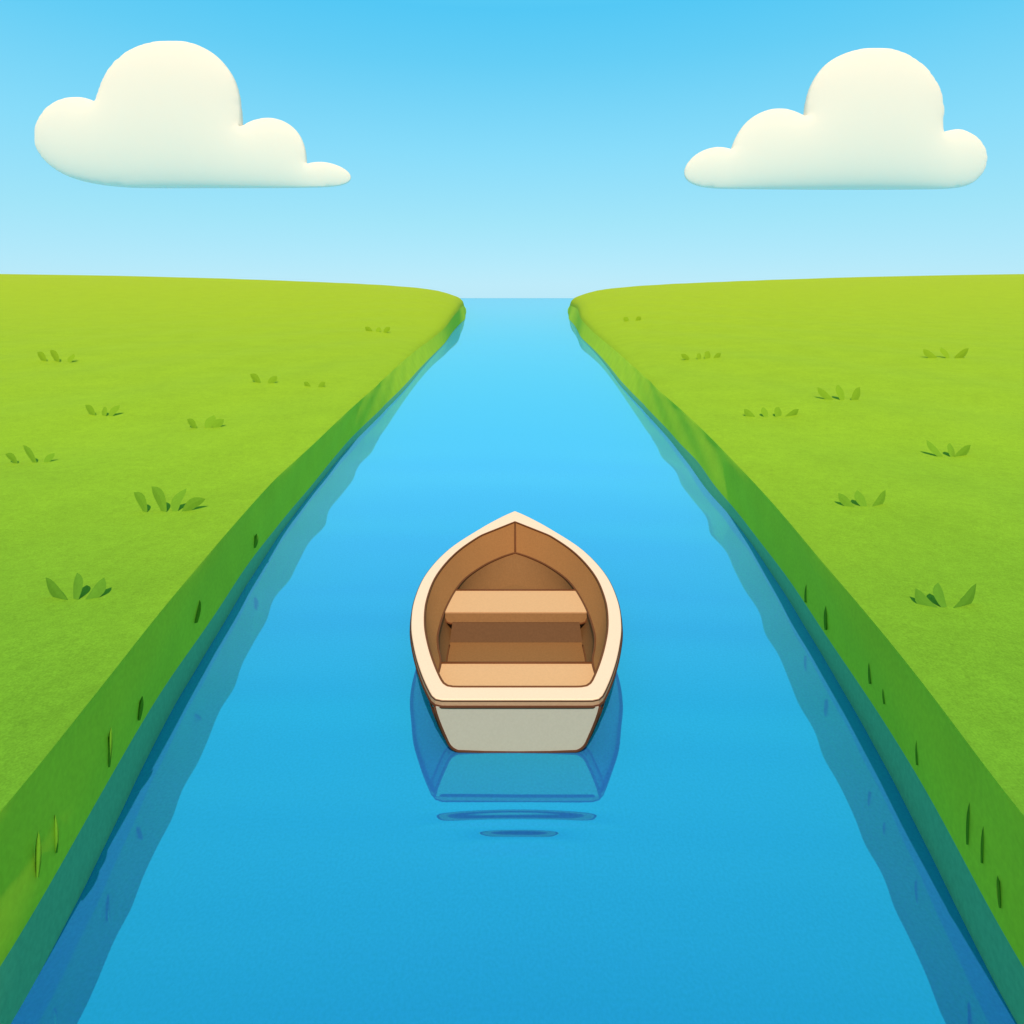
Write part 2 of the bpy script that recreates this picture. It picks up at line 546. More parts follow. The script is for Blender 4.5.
# half breadth of the gunwale, by distance from the stern
HB = [(0.0, 0.44), (0.02, 0.475), (0.06, 0.505), (0.25, 0.588), (0.50, 0.672), (0.78, 0.738), (1.12, 0.768), (1.52, 0.733),
      (1.95, 0.590), (2.36, 0.335), (2.62, 0.135), (2.76, 0.0)]
hy = np.array([p[0] for p in HB]); hx = np.array([p[1] for p in HB])


def catmull(px, py, n=10):
    X, Y = [], []
    P = list(zip(px, py))
    for i in range(len(P) - 1):
        p0 = P[i - 1] if i else P[i]; p1 = P[i]; p2 = P[i + 1]; p3 = P[i + 2] if i + 2 < len(P) else P[i + 1]
        for j in range(n):
            t = j / n
            f = lambda a, b, c, d: 0.5 * ((2 * b) + (-a + c) * t + (2 * a - 5 * b + 4 * c - d) * t * t + (-a + 3 * b - 3 * c + d) * t ** 3)
            X.append(f(p0[0], p1[0], p2[0], p3[0])); Y.append(f(p0[1], p1[1], p2[1], p3[1]))
    X.append(P[-1][0]); Y.append(P[-1][1])
    return np.array(X), np.array(Y)


def side_curve():
    """right half of the outer rim from stern corner to bow, in boat coordinates (x, y)"""
    y, x = catmull(hy[1:], hx[1:], 8)
    return list(zip(x, y))


sc_pts = side_curve()
# rounded stern corner
corner = [(0.40, 0.0), (0.435, 0.001), (0.457, 0.006), (0.470, 0.013)]
half = corner + sc_pts
half = [(0.0, 0.0), (0.2, 0.0)] + half
outer = [(x, y) for x, y in half] + [(-x, y) for x, y in half[::-1][1:-1]]   # closed loop, starts mid stern


def inset(loop, dist, stern=None):
    """offset a closed loop inwards"""
    n = len(loop); out = []
    for i in range(n):
        a = Vector(loop[i - 1]); b = Vector(loop[i]); c = Vector(loop[(i + 1) % n])
        t1 = (b - a).normalized(); t2 = (c - b).normalized()
        n1 = Vector((-t1.y, t1.x)); n2 = Vector((-t2.y, t2.x))
        m = (n1 + n2)
        if m.length < 1e-6: m = n1
        m.normalize()
        k_ = dist / max(m.dot(n1), 0.40)
        p = b + m * k_
        out.append((p.x, p.y))
    return out


def orient(loop):
    A = sum(loop[i - 1][0] * loop[i][1] - loop[i][0] * loop[i - 1][1] for i in range(len(loop)))
    return loop if A > 0 else loop[::-1]


outer = orient(outer)


def clip_x(loop):
    """keep the two halves from crossing the centre line"""
    return loop


def resample(pts, m):
    P = np.array(pts, float)
    L_ = np.concatenate([[0], np.cumsum(np.hypot(*(P[1:] - P[:-1]).T))])
    u = np.linspace(0, L_[-1], m)
    return np.stack([np.interp(u, L_, P[:, 0]), np.interp(u, L_, P[:, 1])], -1)


HN = 90
TIP = 0.250          # width of the capping at the stem, measured fore and aft
_i = inset(outer, 0.092)
_i = [p for p in _i if p[0] > 0.03 and 0.0 < p[1] < LEN - TIP - 0.27]
_i.sort(key=lambda p: (p[1] > 0.12, p[1] if p[1] > 0.12 else p[0]))
_i = [(0.0, 0.108)] + [(x, max(y, 0.108)) for x, y in _i] + [(0.0, LEN - TIP)]
ih = resample(_i, HN * 2)
for _ in range(8):
    ih[1:-1] = 0.25 * ih[:-2] + 0.5 * ih[1:-1] + 0.25 * ih[2:]
ih = resample(ih, HN)
oh = resample(half, HN)
outer = [tuple(p) for p in oh] + [(-x, y) for x, y in oh[::-1][1:-1]]
inner = [tuple(p) for p in ih] + [(-x, y) for x, y in ih[::-1][1:-1]]
half = [tuple(p) for p in oh]
TH = 0.037
nO = len(outer)


def ring(loop, z):
    return [(x, y, (z(y) if callable(z) else z)) for x, y in loop]


def loft(loops, close_ends=False):
    n = len(loops[0]); vs = [p for l in loops for p in l]; fs = []
    for a in range(len(loops) - 1):
        for i in range(n):
            j = (i + 1) % n
            fs.append((a * n + i, a * n + j, (a + 1) * n + j, (a + 1) * n + i))
    return vs, fs


# gunwale: cream capping board
out2 = inset(outer, 0.004)
in2 = inset(inner, -0.003)
def zt_(y): return sheer(y)
vs, fs = loft([ring(outer, lambda y: sheer(y) - TH * 0.45), ring(outer, lambda y: sheer(y) - 0.004), ring(out2, sheer), ring(in2, sheer),
               ring(inner, lambda y: sheer(y) - 0.003), ring(inner, lambda y: sheer(y) - TH), ring(out2, lambda y: sheer(y) - TH * 0.45)])
n = nO
fs += [((6) * n + i, (6) * n + (i + 1) % n, (i + 1) % n, i) for i in range(n)]
g = obj('gunwale', vs, fs, M['cream'], boat, smooth=False)
# tan rubbing strake just under it
ro = inset(outer, -0.004)
ri = inset(outer, 0.03)
vs, fs = loft([ring(ri, lambda y: sheer(y) - 0.012), ring(ro, lambda y: sheer(y) - 0.012), ring(ro, lambda y: sheer(y) - TH), ring(ri, lambda y: sheer(y) - TH)])
fs += [((3) * n + i, (3) * n + (i + 1) % n, (i + 1) % n, i) for i in range(n)]
obj('rubbing_strake', vs, fs, M['rail'], boat, smooth=False)
# dark bead below the strake and round the inside of the capping
vs, fs = sweep(ring(inset(outer, -0.002), lambda y: sheer(y) - TH - 0.006), 0.0095, 8, True)
obj('rail_bead', vs, fs, M['line'], boat)
vs, fs = sweep(ring(inset(inner, 0.001), lambda y: sheer(y) - 0.002), 0.0075, 8, True)
obj('coaming_bead', vs, fs, M['seam'], boat)
vs, fs = sweep(ring(inset(outer, -0.003), lambda y: sheer(y) - 0.010), 0.0035, 6, True)
obj('edge_line', vs, fs, M['line'], boat)

# hull shell: sections from the rim down to the flat bottom; the stern is closed by the transom
sidei = [i for i, p in enumerate(half) if p[1] > 0.008]
HS = [half[i] for i in sidei]           # from stern corner to bow


def hull_x(x, y, t):
    """half breadth at fraction t of the way down"""
    fl = 1 - 0.20 * t ** 1.3 - (0.16 * t ** 5)
    return x * fl


def hull_y(y, t):
    """the stem rakes back as it goes down"""
    u = max(0, (y - 1.0) / (LEN - 1.0))
    return y - 0.34 * u * u * t ** 1.1 + 0.012 * t


TT = [0, 0.15, 0.3, 0.45, 0.6, 0.72, 0.82, 0.9, 0.96, 1.0]
ZB = -0.012
def hull_z(y, t):
    top = sheer(y) - TH - 0.002
    u = max(0, y / LEN)
    return top + (ZB - 0.05 * math.sin(min(1, u * 1.0) * math.pi) ** 1 - top) * t


vs, fs = [], []
for sg in (1, -1):
    b0 = len(vs)
    for (x, y) in HS:
        x_ = max(x - 0.010, 0.0)
        for t in TT:
            vs.append((sg * hull_x(x_, y, t), hull_y(y, t), hull_z(y, t)))
        vs.append((0.0, hull_y(y, 1), hull_z(y, 1) - 0.005))
    m_ = len(TT) + 1
    for i in range(len(HS) - 1):
        for j in range(m_ - 1):
            a = b0 + i * m_ + j
            fs.append((a, a + 1, a + m_ + 1, a + m_))
hull = obj('hull', vs, fs, M['hull'], boat)
bm = bmesh.new(); bm.from_mesh(hull.data); bmesh.ops.remove_doubles(bm, verts=bm.verts, dist=0.0004)
bmesh.ops.recalc_face_normals(bm, faces=bm.faces); bm.to_mesh(hull.data); bm.free()
hull.data.polygons.foreach_set('use_smooth', [True] * len(hull.data.polygons))

# transom: a thick board with rounded lower corners
def transom_outline(grow=0.0):
    pts = []
    topz = 0.30 - TH - 0.003
    zb = 0.006
    rt, rb = 0.474 + grow, 0.372 + grow
    pts.append((rt, topz))
    for t in np.linspace(0.15, 0.75, 5):
        z = topz + (zb - topz) * t
        pts.append((rt + (rb - rt) * (t ** 1.25), z))
    # rounded corner
    c0 = pts[-1]; c1 = (rb - 0.035, zb)
    ctl = (rb + 0.012, zb + 0.012)
    for t in np.linspace(0.15, 1, 8):
        x = (1 - t) ** 2 * c0[0] + 2 * t * (1 - t) * ctl[0] + t * t * c1[0]
        z = (1 - t) ** 2 * c0[1] + 2 * t * (1 - t) * ctl[1] + t * t * c1[1]
        pts.append((x, z))
    pts.append((rb * 0.5, zb - 0.006)); pts.append((0.0, zb - 0.008))
    return pts


to = transom_outline()
full = to + [(-x, z) for x, z in to[::-1][1:]]
y0, y1 = -0.006, 0.045
vs = [(x, y0, z) for x, z in full] + [(x, y1, z) for x, z in full]
nf = len(full)
fs = [tuple(range(nf))[::-1], tuple(range(nf, 2 * nf))] + [(i, (i + 1) % nf, nf + (i + 1) % nf, nf + i) for i in range(nf)]
tr = obj('transom', vs, fs, M['hull'], boat, smooth=False)
vs, fs = sweep([(x, y0 + 0.002, z) for x, z in full], 0.0085, 8, False)
obj('transom_trim', vs, fs, M['line'], boat)
# outline trim down the hull corners (chine batten)
for sg in (1, -1):
    pts = []
    for (x, z) in transom_outline(0.034)[0:12]:
        pts.append((sg * x, 0.055, z))
    vs, fs = sweep(pts, 0.006, 6, False)
    obj('corner_batten', vs, fs, M['line'], boat)

# inside: upper planking from the coaming to the stringer, lower planking to the floor
# stringer line, z = 0.20
SPX = [(593.6, 662.7), (595.7, 648), (595, 632), (585.7, 606), (570, 582), (549, 566.5), (530, 557.5), (515, 553)]
ZS = 0.20
st = []
for px, py in SPX:
    X, d = at(px, py, ZS)
    st.append((X - BX - 0.008, d - BS))
st = [(0.440, 0.13), (0.50, 0.28)] + st
st[-1] = (0.0, st[-1][1])
sy, sx = catmull([p[1] for p in st], [p[0] for p in st], 8)
strg = resample(list(zip(sx, sy)), 60)
# right half of the inner rim, stern corner -> bow
ir = [p for p in ih if p[1] > 0.13]
by = max(p[1] for p in inner)
innr = resample(ir, 60)
FLZ = 0.030
flr = []
for (x, y) in strg:
    u = max(0, (y - 0.9) / 1.3)
    flr.append((x * 0.885, y - 0.26 * u * u))
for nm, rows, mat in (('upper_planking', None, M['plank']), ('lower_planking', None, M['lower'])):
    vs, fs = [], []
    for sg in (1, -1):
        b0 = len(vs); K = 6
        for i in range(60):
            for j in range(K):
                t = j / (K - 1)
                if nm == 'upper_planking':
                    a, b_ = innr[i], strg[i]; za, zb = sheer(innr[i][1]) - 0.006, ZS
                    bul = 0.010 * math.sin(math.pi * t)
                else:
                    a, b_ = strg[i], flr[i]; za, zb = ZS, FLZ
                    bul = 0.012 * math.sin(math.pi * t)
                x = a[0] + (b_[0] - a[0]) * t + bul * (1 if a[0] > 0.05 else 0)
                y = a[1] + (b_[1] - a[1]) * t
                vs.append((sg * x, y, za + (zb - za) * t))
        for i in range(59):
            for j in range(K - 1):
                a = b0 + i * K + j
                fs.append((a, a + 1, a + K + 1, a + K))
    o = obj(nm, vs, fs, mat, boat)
# lines of the seams
def both(path_fn, r, nm, mat, m=60):
    pts = [path_fn(i, 1) for i in range(m)] + [path_fn(i, -1) for i in range(m - 2, -1, -1)]
    vs, fs = sweep(pts, r, 8, False)
    return obj(nm, vs, fs, mat, boat)
both(lambda i, sg: (sg * strg[i][0], strg[i][1], ZS + 0.002), 0.0085, 'stringer', M['seam'])
for sg in (1, -1):
    vs, fs = sweep([(sg * flr[i][0], flr[i][1], FLZ + 0.003) for i in range(60) if flr[i][1] < 1.03], 0.0055, 8, False)
    obj('floor_seam', vs, fs, M['seam'], boat)
vs, fs = sweep([(0, by - 0.004, sheer(by) - 0.01), (0, (by + strg[-1][1]) / 2 - 0.004, 0.29), (0, strg[-1][1] - 0.004, ZS)], 0.0095, 8)
obj('stem_post', vs, fs, M['seam'], boat)
# floor boards
vs = [(x, y, FLZ) for x, y in flr] + [(-x, y, FLZ) for x, y in flr[::-1][1:]]
nb = len(vs)
vs += [(x, y, FLZ - 0.018) for x, y, _ in vs]
fs = [tuple(range(nb)), tuple(range(nb, 2 * nb))[::-1]] + [(i, (i + 1) % nb, nb + (i + 1) % nb, nb + i) for i in range(nb)]
obj('floor', vs, fs, M['floor'], boat, smooth=False)
# inner face of the transom
vs = [(-0.44, 0.10, 0.26), (0.44, 0.10, 0.26), (0.40, 0.10, FLZ), (-0.40, 0.10, FLZ), (-0.44, 0.05, 0.26), (0.44, 0.05, 0.26), (0.40, 0.05, FLZ), (-0.40, 0.05, FLZ)]
obj('stern_lining', vs, [(0, 1, 2, 3), (4, 7, 6, 5), (0, 4, 5, 1), (1, 5, 6, 2), (2, 6, 7, 3), (3, 7, 4, 0)], M['plank'], boat, smooth=False)


# thwarts
def st_x(y):
    o_ = np.argsort(strg[:, 1])
    return float(np.interp(y, strg[o_, 1], strg[o_, 0]))


def thwart(yf, yb, zt, th, name, fwid=None):
    """yf: edge nearer the stern, yb: edge nearer the bow"""
    ys_ = np.linspace(yf, yb, 9)
    top = [(st_x(y) - 0.004, y) for y in ys_]
    loop = top + [(-x, y) for x, y in top[::-1]]
    n_ = len(loop)
    root = obj(name, [(x, y, zt) for x, y in loop] + [(x, y, zt - 0.010) for x, y in loop],
               [tuple(range(n_)), tuple(range(n_, 2 * n_))[::-1]] + [(i, (i + 1) % n_, n_ + (i + 1) % n_, n_ + i) for i in range(n_)],
               M['seat'], boat, smooth=False)
    return root, loop


tf0 = at(512, 612.6, 0.20)[1] - BS
tb0 = at(512, 591, 0.20)[1] - BS
ZT = ZS + 0.004
t1, lp = thwart(tf0, tb0, ZT, 0.08, 'seat')
# the seat's thick front edge with rounded ends, and the board under it
wf = st_x(tf0) - 0.004
h2 = 0.078
prof = [(-wf, 0), (wf, 0), (wf, -h2 * 0.55), (wf - 0.012, -h2 * 0.85), (wf - 0.045, -h2), (-wf + 0.045, -h2), (-wf + 0.012, -h2 * 0.85), (-wf, -h2 * 0.55)]
ya, yb_ = tf0 + 0.001, tf0 + 0.05
zz = ZT - 0.0105
vs = [(x, ya, zz + z) for x, z in prof] + [(x, yb_, zz + z) for x, z in prof]
npf = len(prof)
fs = [tuple(range(npf))[::-1], tuple(range(npf, 2 * npf))] + [(i, (i + 1) % npf, npf + (i + 1) % npf, npf + i) for i in range(npf)]
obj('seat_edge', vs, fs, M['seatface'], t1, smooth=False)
vs, fs = sweep([(-wf, ya - 0.001, zz - h2 * 0.5), (-wf + 0.012, ya - 0.001, zz - h2 * .85), (-wf + 0.045, ya - 0.001, zz - h2), (wf - 0.045, ya - 0.001, zz - h2), (wf - 0.012, ya - 0.001, zz - h2 * .85), (wf, ya - 0.001, zz - h2 * .5)], 0.008, 6)
obj('edge_bead', vs, fs, M['seam'], t1)
vs, fs = sweep([(-st_x(tb0) + 0.003, tb0 + 0.003, ZT + 0.001), (st_x(tb0) - 0.003, tb0 + 0.003, ZT + 0.001)], 0.0085, 6)
obj('back_bead', vs, fs, M['seam'], t1)
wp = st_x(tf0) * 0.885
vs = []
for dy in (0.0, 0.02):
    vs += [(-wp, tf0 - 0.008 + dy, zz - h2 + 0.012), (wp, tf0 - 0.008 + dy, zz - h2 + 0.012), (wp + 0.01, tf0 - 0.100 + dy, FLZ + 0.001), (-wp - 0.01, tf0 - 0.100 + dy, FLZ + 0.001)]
obj('seat_support', vs, [(0, 1, 2, 3), (4, 7, 6, 5), (0, 4, 5, 1), (1, 5, 6, 2), (2, 6, 7, 3), (3, 7, 4, 0)], M['seat_shade'], t1, smooth=False)  # board coloured dark to stand in for the shade under the seat

ra0, rb0 = 0.101, at(512, 664, 0.20)[1] - BS
t2, lp = thwart(ra0, rb0, ZT, 0.05, 'stern_seat')
vs, fs = sweep([(-st_x(rb0) + 0.003, rb0 + 0.003, ZT + 0.001), (st_x(rb0) - 0.003, rb0 + 0.003, ZT + 0.001)], 0.008, 6)
obj('front_bead', vs, fs, M['seam'], t2)
vs = []
for y in (rb0 - 0.04, rb0 - 0.02):
    vs += [(-0.44, y, ZT - 0.011), (0.44, y, ZT - 0.011), (0.42, y, FLZ + 0.001), (-0.42, y, FLZ + 0.001)]
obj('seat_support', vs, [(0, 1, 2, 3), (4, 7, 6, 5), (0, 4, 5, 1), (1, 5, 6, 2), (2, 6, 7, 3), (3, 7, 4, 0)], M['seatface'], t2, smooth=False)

# ------------------------------------------------------------------ grass tufts
def land_hit(px, py, side):
    """where on the meadow that spot lies"""
    z = ZC
    for d in np.geomspace(1.5, 120, 4000):
        X = (px - 512) * d / F
        zr = EYE - (py - HOR) * d / F
        if abs(X) > np.interp(d, ROWS, EDGE[side][0]) and zr <= land_z(side, X, d):
            return Vector((X, d, land_z(side, X, d)))
    return None


def blade(base, tip, wid, lean_y, bend):
    """a folded leaf from base to tip; returns verts, faces"""
    vs, fs = [], []
    K = 7
    ax = Vector((tip[0] - base[0], 0, tip[2] - base[2]))
    side = Vector((ax.z, 0, -ax.x)).normalized()
    for i in range(K):
        t = i / (K - 1)
        c = Vector(base).lerp(Vector(tip), t) + side * bend * math.sin(math.pi * t) + Vector((0, lean_y * t * t, 0))
        wd_ = wid * (0.25 + 1.05 * math.sin(math.pi * min(1, t * 0.72 + 0.10))) * (1 - t ** 7) * 0.5 + wid * 0.02
        vs += [c - side * wd_, c + Vector((0, wd_ * 0.14, 0)), c + side * wd_, c + Vector((0, -wd_ * 0.10, 0))]
    for i in range(K - 1):
        for j in range(4):
            a = i * 4 + j; b = i * 4 + (j + 1) % 4
            fs.append((a, b, b + 4, a + 4))
    return vs, fs


def turf_tone(py, k):
    t = min(max((py - 300) / 310.0, 0), 1)
    f, m_, n_ = (0.325, 0.398, 0.009), (0.226, 0.370, 0.0155), (0.150, 0.305, 0.0175)
    c = [f[i] + (m_[i] - f[i]) * t * 2 if t < .5 else m_[i] + (n_[i] - m_[i]) * (t - .5) * 2 for i in range(3)]
    return grainy('tuft_blade', [c[0] * k * 0.74, c[1] * k * 0.94, c[2] * k * 1.2], 0.8, 0.06, 60, 0.05)


def tuft(px, py, side, blades, label, group, mat, hold=None, name='grass_tuft', cat='grass tuft'):
    P = hold or land_hit(px, py, side)
    u = P.y / F
    if len(blades) == 1:
        bx, by_, tx, ty, wpx, bend = blades[0]
        vs, fs = blade((bx * u, 0, -0.01), (tx * u, 0.02, max(ty * u, 0.01)), wpx * u, 0.01, bend * u)
        root = obj(name, vs, fs, mat)
    else:
        root = bpy.data.objects.new(name, None); COL.objects.link(root)
        for (bx, by_, tx, ty, wpx, bend) in blades:      # sizes relative to the tuft's foot
            t_ = max(ty * u, 0.01) / (1 + 1.9 / P.y)        # the blades lean well back, tilted so they shade like the turf
            vs, fs = blade((bx * u, 0.0, -0.01), (tx * u + P.x * t_ / P.y, t_, t_), wpx * 1.3 * u, 0.0, bend * u)
            obj('blade', vs, fs, mat, root, smooth=False)
    root.location = P
    return tag(root, label, cat, group)


G1 = 'grass tufts on the meadows'
def fan(w_, h_, n_, wd_, skip=()):
    out_ = []
    for i in range(n_):
        t = (i / (n_ - 1)) * 2 - 1 if n_ > 1 else 0
        if i in skip: continue
        out_.append((t * w_ * 0.22, 0, t * w_ * 0.5 + random.uniform(-1, 1) * w_ * .02, h_ * (1 - 0.28 * abs(t)) * random.uniform(.92, 1.05), wd_, -t * h_ * 0.16))
    return out_


TUFTS = [
    (75, 600, -1, [(-9, 0, -30, 23, 7, -2), (1, 0, 2, 28, 7, 2), (12, 0, 30, 23, 7, 3)], 'largest three bladed grass tuft, low on the left meadow'),
    (170, 512, -1, [(-24, 0, -37, 20, 6, 3), (-5, 0, -19, 26, 7, 3), (5, 0, 17, 24, 6, -4), (13, 0, 36, 13, 6, -3)], 'spreading four bladed grass tuft in the middle of the left meadow'),
    (31, 463, -1, [(-14, 0, -26, 9, 4, 2), (5, 0, -8, 18, 4, 1), (14, 0, 24, 10, 4, -1)], 'thin grass tuft at the left edge of the photo'),
    (101, 416, -1, [(-6, 0, -16, 11, 4, 1), (4, 0, 3, 9, 4, 0), (9, 0, 19, 11, 4, -1)], 'small v shaped grass tuft upper left, above the four bladed one'),
    (207, 428, -1, [(-11, 0, -20, 9, 4, 1), (1, 0, 7, 13, 6, -1), (7, 0, 17, 9, 5, -1)], 'small curled grass tuft right of the v shaped one on the left meadow'),
    (57, 362, -1, [(-11, 0, -20, 10, 4, 1), (2, 0, -7, 12, 4, 1), (13, 0, 17, 8, 4, -1)], 'faint grass tuft highest up at far left'),
    (262, 383, -1, [(-2, 0, -12, 9, 4, 1), (7, 0, 15, 7, 4, 0)], 'tiny two bladed grass tuft near the centre of the left meadow'),
    (315, 387, -1, [(-5, 0, -11, 5, 3, 0), (4, 0, 10, 5, 3, 0)], 'very faint tiny grass tuft closest to the left bank edge'),
    (378, 332, -1, [(-6, 0, -13, 5, 3, 0), (0, 0, 1, 5, 3, 0), (6, 0, 12, 5, 3, 0)], 'faint distant grass tuft near the tip of the left headland'),
    (945, 608, 1, [(-9, 0, -30, 20, 7, -4), (0, 0, -7, 26, 7, -3), (10, 0, 32, 25, 7, 4)], 'largest curved grass tuft, lowest on the right meadow'),
    (862, 507, 1, [(-9, 0, -24, 14, 5, -1), (3, 0, -5, 17, 6, -1), (11, 0, 24, 17, 5, 2)], 'three bladed grass tuft in the middle of the right meadow'),
    (951, 457, 1, [(-9, 0, -25, 17, 4, -1), (1, 0, -1, 14, 5, 0), (4, 0, 20, 12, 5, 1)], 'leaning grass tuft on the right meadow above the largest one'),
    (771, 417, 1, [(-17, 0, -27, 8, 4, -1), (-5, 0, -8, 10, 4, 0), (6, 0, 8, 10, 5, 0), (15, 0, 28, 8, 4, 1)], 'low wide grass tuft nearest the right bank edge'),
    (840, 400, 1, [(-8, 0, -23, 13, 4, -1), (2, 0, -2, 16, 5, 0), (12, 0, 20, 13, 5, 1)], 'small upright grass tuft just right of the low wide one'),
    (946, 358, 1, [(-10, 0, -23, 9, 4, -1), (2, 0, -5, 11, 4, 0), (9, 0, 23, 10, 4, 1)], 'small grass tuft high on the right meadow, near the skyline'),
    (702, 359, 1, [(-13, 0, -21, 5, 3, 0), (-4, 0, -2, 6, 3, 0), (4, 0, 7, 8, 4, 0), (12, 0, 19, 6, 3, 0)], 'faint low grass tuft far back on the right meadow'),
    (632, 321, 1, [(-4, 0, -8, 4, 3, 0), (4, 0, 9, 4, 3, 0)], 'faint tiny grass tuft near the tip of the right headland'),
]
for (px, py, s, bl, lab) in TUFTS:
    tuft(px, py, s, bl, lab, G1, turf_tone(py, 0.80 + 0.08 * min(max((600 - py) / 300.0, 0), 1)))


def bank_hit(px, py, side):
    for d in np.geomspace(1.2, 60, 6000):
        X = abs(px - 512) * d / F
        z = EYE - (py - HOR) * d / F
        zq = float(zcf(d))
        if 0 <= z <= zq:
            xb = np.interp(d, ROWS, EDGE[side][1]) * (1 - z / zq) + np.interp(d, ROWS, EDGE[side][0]) * z / zq
            if X >= xb:
                return Vector((side * (xb - 0.012), d - 0.02, z))
    return None


G2 = 'grass blades on the bank faces'
BL = [
    (38, 870, -1, [(0, 0, -5, 37, 5, 1)], 'longest dark blade on the left bank, lowest in the photo'),
    (57, 846, -1, [(0, 0, -7, 30, 4, 1)], 'dark blade second lowest on the left bank'),
    (109, 762, -1, [(0, 0, -2, 34, 4, 0)], 'dark straight blade partway up the left bank'),
    (139, 716, -1, [(0, 0, 0, 19, 4, 0)], 'short dark blade on the left bank above the straight one'),
    (196, 620, -1, [(0, 0, 3, 22, 4, 0), (-12, 0, -14, 12, 3, 0)], 'faint pair of blades high on the left bank'),
    (254, 546, -1, [(0, 0, 1, 12, 4, 0)], 'smallest single blade, highest on the left bank'),
    (806, 600, 1, [(0, 0, 5, 20, 4, 0)], 'small blade highest on the right bank'),
    (826, 627, 1, [(0, 0, 3, 22, 4, 0)], 'thin blade second from top on the right bank'),
    (870, 680, 1, [(0, 0, 4, 23, 4, 0)], 'dark blade in the upper middle of the right bank'),
    (884, 700, 1, [(0, 0, 3, 13, 3, 0)], 'shortest blade on the right bank, in its upper middle'),
    (917, 760, 1, [(0, 0, 5, 24, 4, 0)], 'dark blade in the middle of the right bank'),
    (967, 838, 1, [(0, 0, 8, 36, 5, 0)], 'longest dark blade on the right bank'),
    (981, 856, 1, [(0, 0, 8, 30, 4, 0)], 'blade just right of the longest one on the right bank'),
    (999, 900, 1, [(0, 0, 4, 22, 4, 0)], 'lowest blade on the right bank near the photo edge'),
]
for (px, py, s, bl, lab) in BL:
    P = bank_hit(px, py, s)
    if P is None:
        print('no bank at', px, py); continue
    tuft(px, py, s, bl, lab, G2, M['reed'], hold=P, name='grass_sprig', cat='grass sprig')

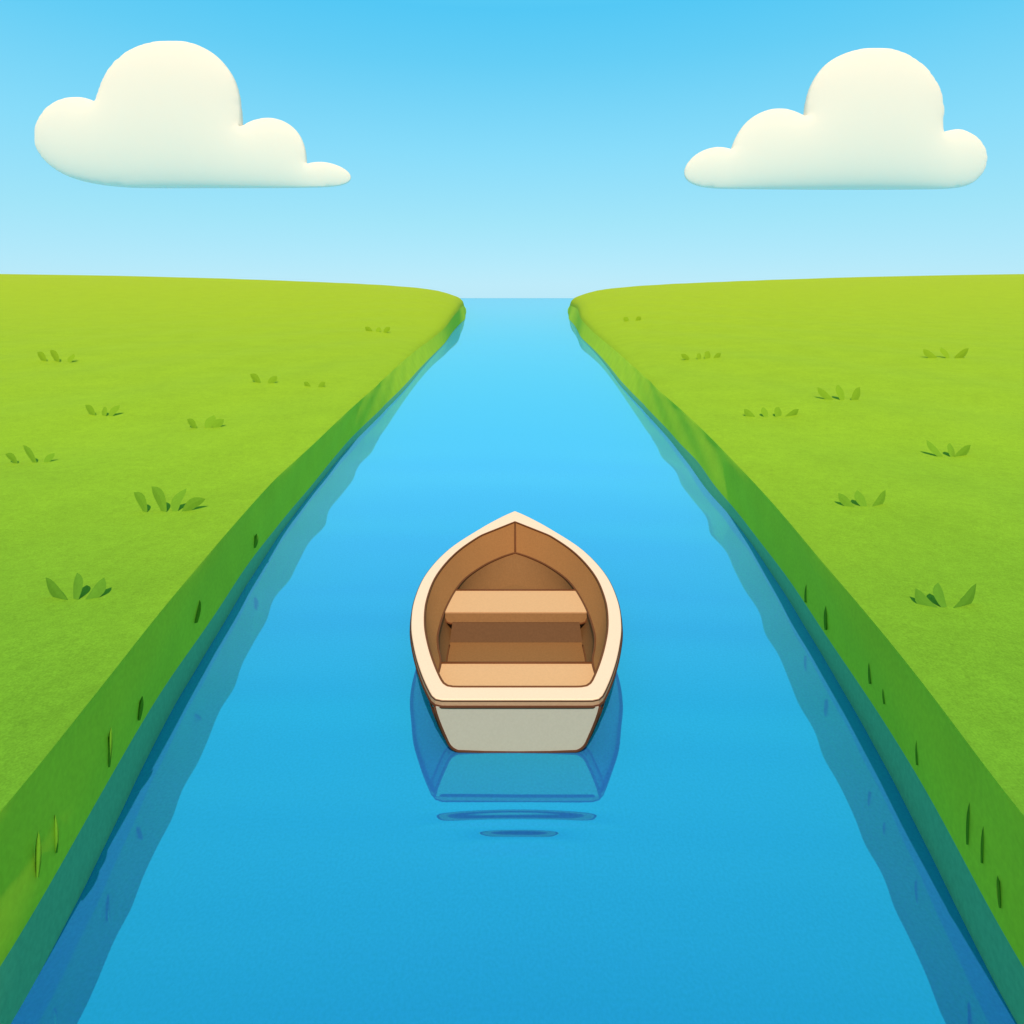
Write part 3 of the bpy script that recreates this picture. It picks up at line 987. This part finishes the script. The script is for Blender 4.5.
# ------------------------------------------------------------------ clouds: closed, rounded bodies far out over the sea
def cloud(outline, flat, D, label, thick):
    """outline: list of smooth runs of points, meeting at the notches between the puffs (picture units at distance D)"""
    u = D / F
    poly = []
    for run in outline:
        px_, py_ = catmull([p[0] for p in run], [p[1] for p in run], 10)
        P_ = resample(list(zip(px_, py_)), max(12, int(len(px_) * 0.8)))
        for _ in range(12):
            P_[1:-1] = 0.25 * P_[:-2] + 0.5 * P_[1:-1] + 0.25 * P_[2:]
        poly += [tuple(p) for p in P_[:-1]]
    poly = np.array(poly)
    x0, x1 = poly[:, 0].min() - 4, poly[:, 0].max() + 4
    y0_ = poly[:, 1].min() - 4
    st_ = 2.0
    gx = np.arange(x0, x1 + st_, st_); gy = np.arange(y0_, flat + 6, st_)
    GX, GY = np.meshgrid(gx, gy)

    def inside(X, Y):
        X = np.asarray(X, float); Y = np.asarray(Y, float)
        r = np.zeros(X.shape, bool)
        for i in range(len(poly)):
            ax_, ay_ = poly[i - 1]; bx_, by_ = poly[i]
            if ay_ == by_: continue
            c = ((ay_ > Y) != (by_ > Y)) & (X < (bx_ - ax_) * (Y - ay_) / (by_ - ay_) + ax_)
            r ^= c
        return r
    I = inside(GX, GY)
    U = np.zeros_like(GX)
    for _ in range(3000):
        V = np.zeros_like(U)
        V[1:-1, 1:-1] = 0.25 * (U[:-2, 1:-1] + U[2:, 1:-1] + U[1:-1, :-2] + U[1:-1, 2:]) + 1.0
        U = np.where(I, V, 0)
    U /= U.max()
    P = np.vstack([poly, poly[:1]])
    Ls = np.concatenate([[0], np.cumsum(np.hypot(*(P[1:] - P[:-1]).T))])
    mN = int(Ls[-1] / 2.0)
    uu = np.linspace(0, Ls[-1], mN + 1)[:-1]
    O = np.stack([np.interp(uu, Ls, P[:, 0]), np.interp(uu, Ls, P[:, 1])], -1)
    nO_ = len(O)
    ins = []
    for dist in (0.35, 1.0, 2.0, 3.5, 5.5):
        for i in range(nO_):
            t = O[(i + 1) % nO_] - O[i - 1]; t = t / (np.hypot(*t) + 1e-9)
            nrm = np.array([-t[1], t[0]])
            ins.append((O[i] + nrm * dist, dist)); ins.append((O[i] - nrm * dist, dist))
    q1 = np.array([p for p, _ in ins]); d1 = np.array([ds for _, ds in ins])
    hx_, hy_ = np.meshgrid(np.arange(x0, x1, 4.0), np.arange(y0_, flat, 4.0))
    q2 = np.stack([hx_.ravel(), hy_.ravel()], -1)

    def dist_a(Q):
        return np.array([np.min(np.hypot(O[:, 0] - p[0], O[:, 1] - p[1])) for p in Q])

    def dist_o(p):
        return np.min(np.hypot(O[:, 0] - p[0], O[:, 1] - p[1]))
    k1 = inside(q1[:, 0], q1[:, 1]) & (dist_a(q1) > d1 * 0.8)
    k2 = inside(q2[:, 0], q2[:, 1]) & (dist_a(q2) > 6.5)
    ins2 = [(p, 0) for p in q1[k1]] + [(p, 0) for p in q2[k2]]
    V2 = [Vector(p) for p in O] + [Vector(p) for p, _ in ins2]
    edges = [(i, (i + 1) % nO_) for i in range(nO_)]
    r_ = geometry.delaunay_2d_cdt([Vector((v_[0], v_[1])) for v_ in V2], edges, [list(range(nO_))], 1, 1e-4)
    v2, f2 = r_[0], r_[2]
    fx = (np.array([v_[0] for v_ in v2]) - gx[0]) / st_; fy = (np.array([v_[1] for v_ in v2]) - gy[0]) / st_
    ix = np.clip(fx.astype(int), 0, len(gx) - 2); iy = np.clip(fy.astype(int), 0, len(gy) - 2)
    ax, ay = fx - ix, fy - iy
    Uv = (U[iy, ix] * (1 - ax) + U[iy, ix + 1] * ax) * (1 - ay) + (U[iy + 1, ix] * (1 - ax) + U[iy + 1, ix + 1] * ax) * ay
    T = []
    for q_, v_ in enumerate(v2):
        do = dist_o(v_)
        T.append(thick * math.sqrt(max(Uv[q_], 0.004 * min(do, 1.5))) if do > 0.15 else 0.0)
    nv = len(v2)
    cxm, czm = (x0 + x1) / 2, flat
    def wp_(v_, t, sg): return ((v_[0] - cxm) * u, sg * t * u, (flat - v_[1]) * u)
    vs_ = [wp_(v_, t, -1) for v_, t in zip(v2, T)]
    back = {}
    for q_, (v_, t) in enumerate(zip(v2, T)):
        if t <= 0: back[q_] = q_
        else:
            back[q_] = len(vs_); vs_.append(wp_(v_, t, 1))
    fs_ = [tuple(f) for f in f2] + [tuple(back[i] for i in f[::-1]) for f in f2]
    o = obj('cloud', vs_, fs_, M['cloud'])
    o.location = ((cxm - 512) * u, D, EYE + (HOR - flat) * u)
    return tag(o, label, 'cloud', 'clouds in the sky')


cloud([
    [(97.7, 102.8), (90, 99), (78, 96.6), (60.5, 99.7), (47, 108), (37.5, 121.6), (34.4, 137), (37, 149), (45, 160.6), (62.5, 174), (86, 182),
     (117, 186.8), (156, 188), (200, 188), (234, 188), (275, 188), (312.5, 187.6), (336, 186.6), (349.6, 183.3), (354, 178), (347.7, 170.4),
     (336, 164.5), (320, 161.2), (306.8, 163.7)],
    [(306.8, 163.7), (305.5, 149), (298.8, 133), (285, 121.6), (267.6, 117.7), (250, 122), (241.8, 128)],
    [(241.8, 128), (241.4, 113.7), (239.5, 94), (232.4, 74.7), (217, 56), (195, 44), (170, 41), (142.6, 45.4), (121, 57), (107.4, 72.7),
     (99.8, 90), (97.7, 102.8)]], 188, 2600.0, 'larger cream cloud on the left whose tail points to the right', 15)
cloud([
    [(731, 149.4), (724, 147), (713, 146.8), (695.5, 154), (685, 165.8), (682, 173.6), (685, 180.5), (695.5, 185.8), (713, 188.5), (766, 189.2),
     (820, 189.6), (873, 189.6), (920, 189.3), (955, 188.3), (972.8, 183.5), (982.8, 172.9), (987.4, 156.9), (981.7, 142.7), (969, 132), (955, 128.6), (940.5, 133)],
    [(940.5, 133), (942.6, 108.9), (939, 89.3), (926.6, 69.8), (905, 54), (878.6, 48), (848.4, 52), (825, 64.4), (811, 84), (805.7, 101.8), (804.3, 117)],
    [(804.3, 117), (793, 111), (779, 108.5), (763, 111.4), (747, 121.3), (736.4, 135.5), (731, 149.4)]], 189.6, 2600.0,
    'cream cloud on the right whose low end points left', 15)
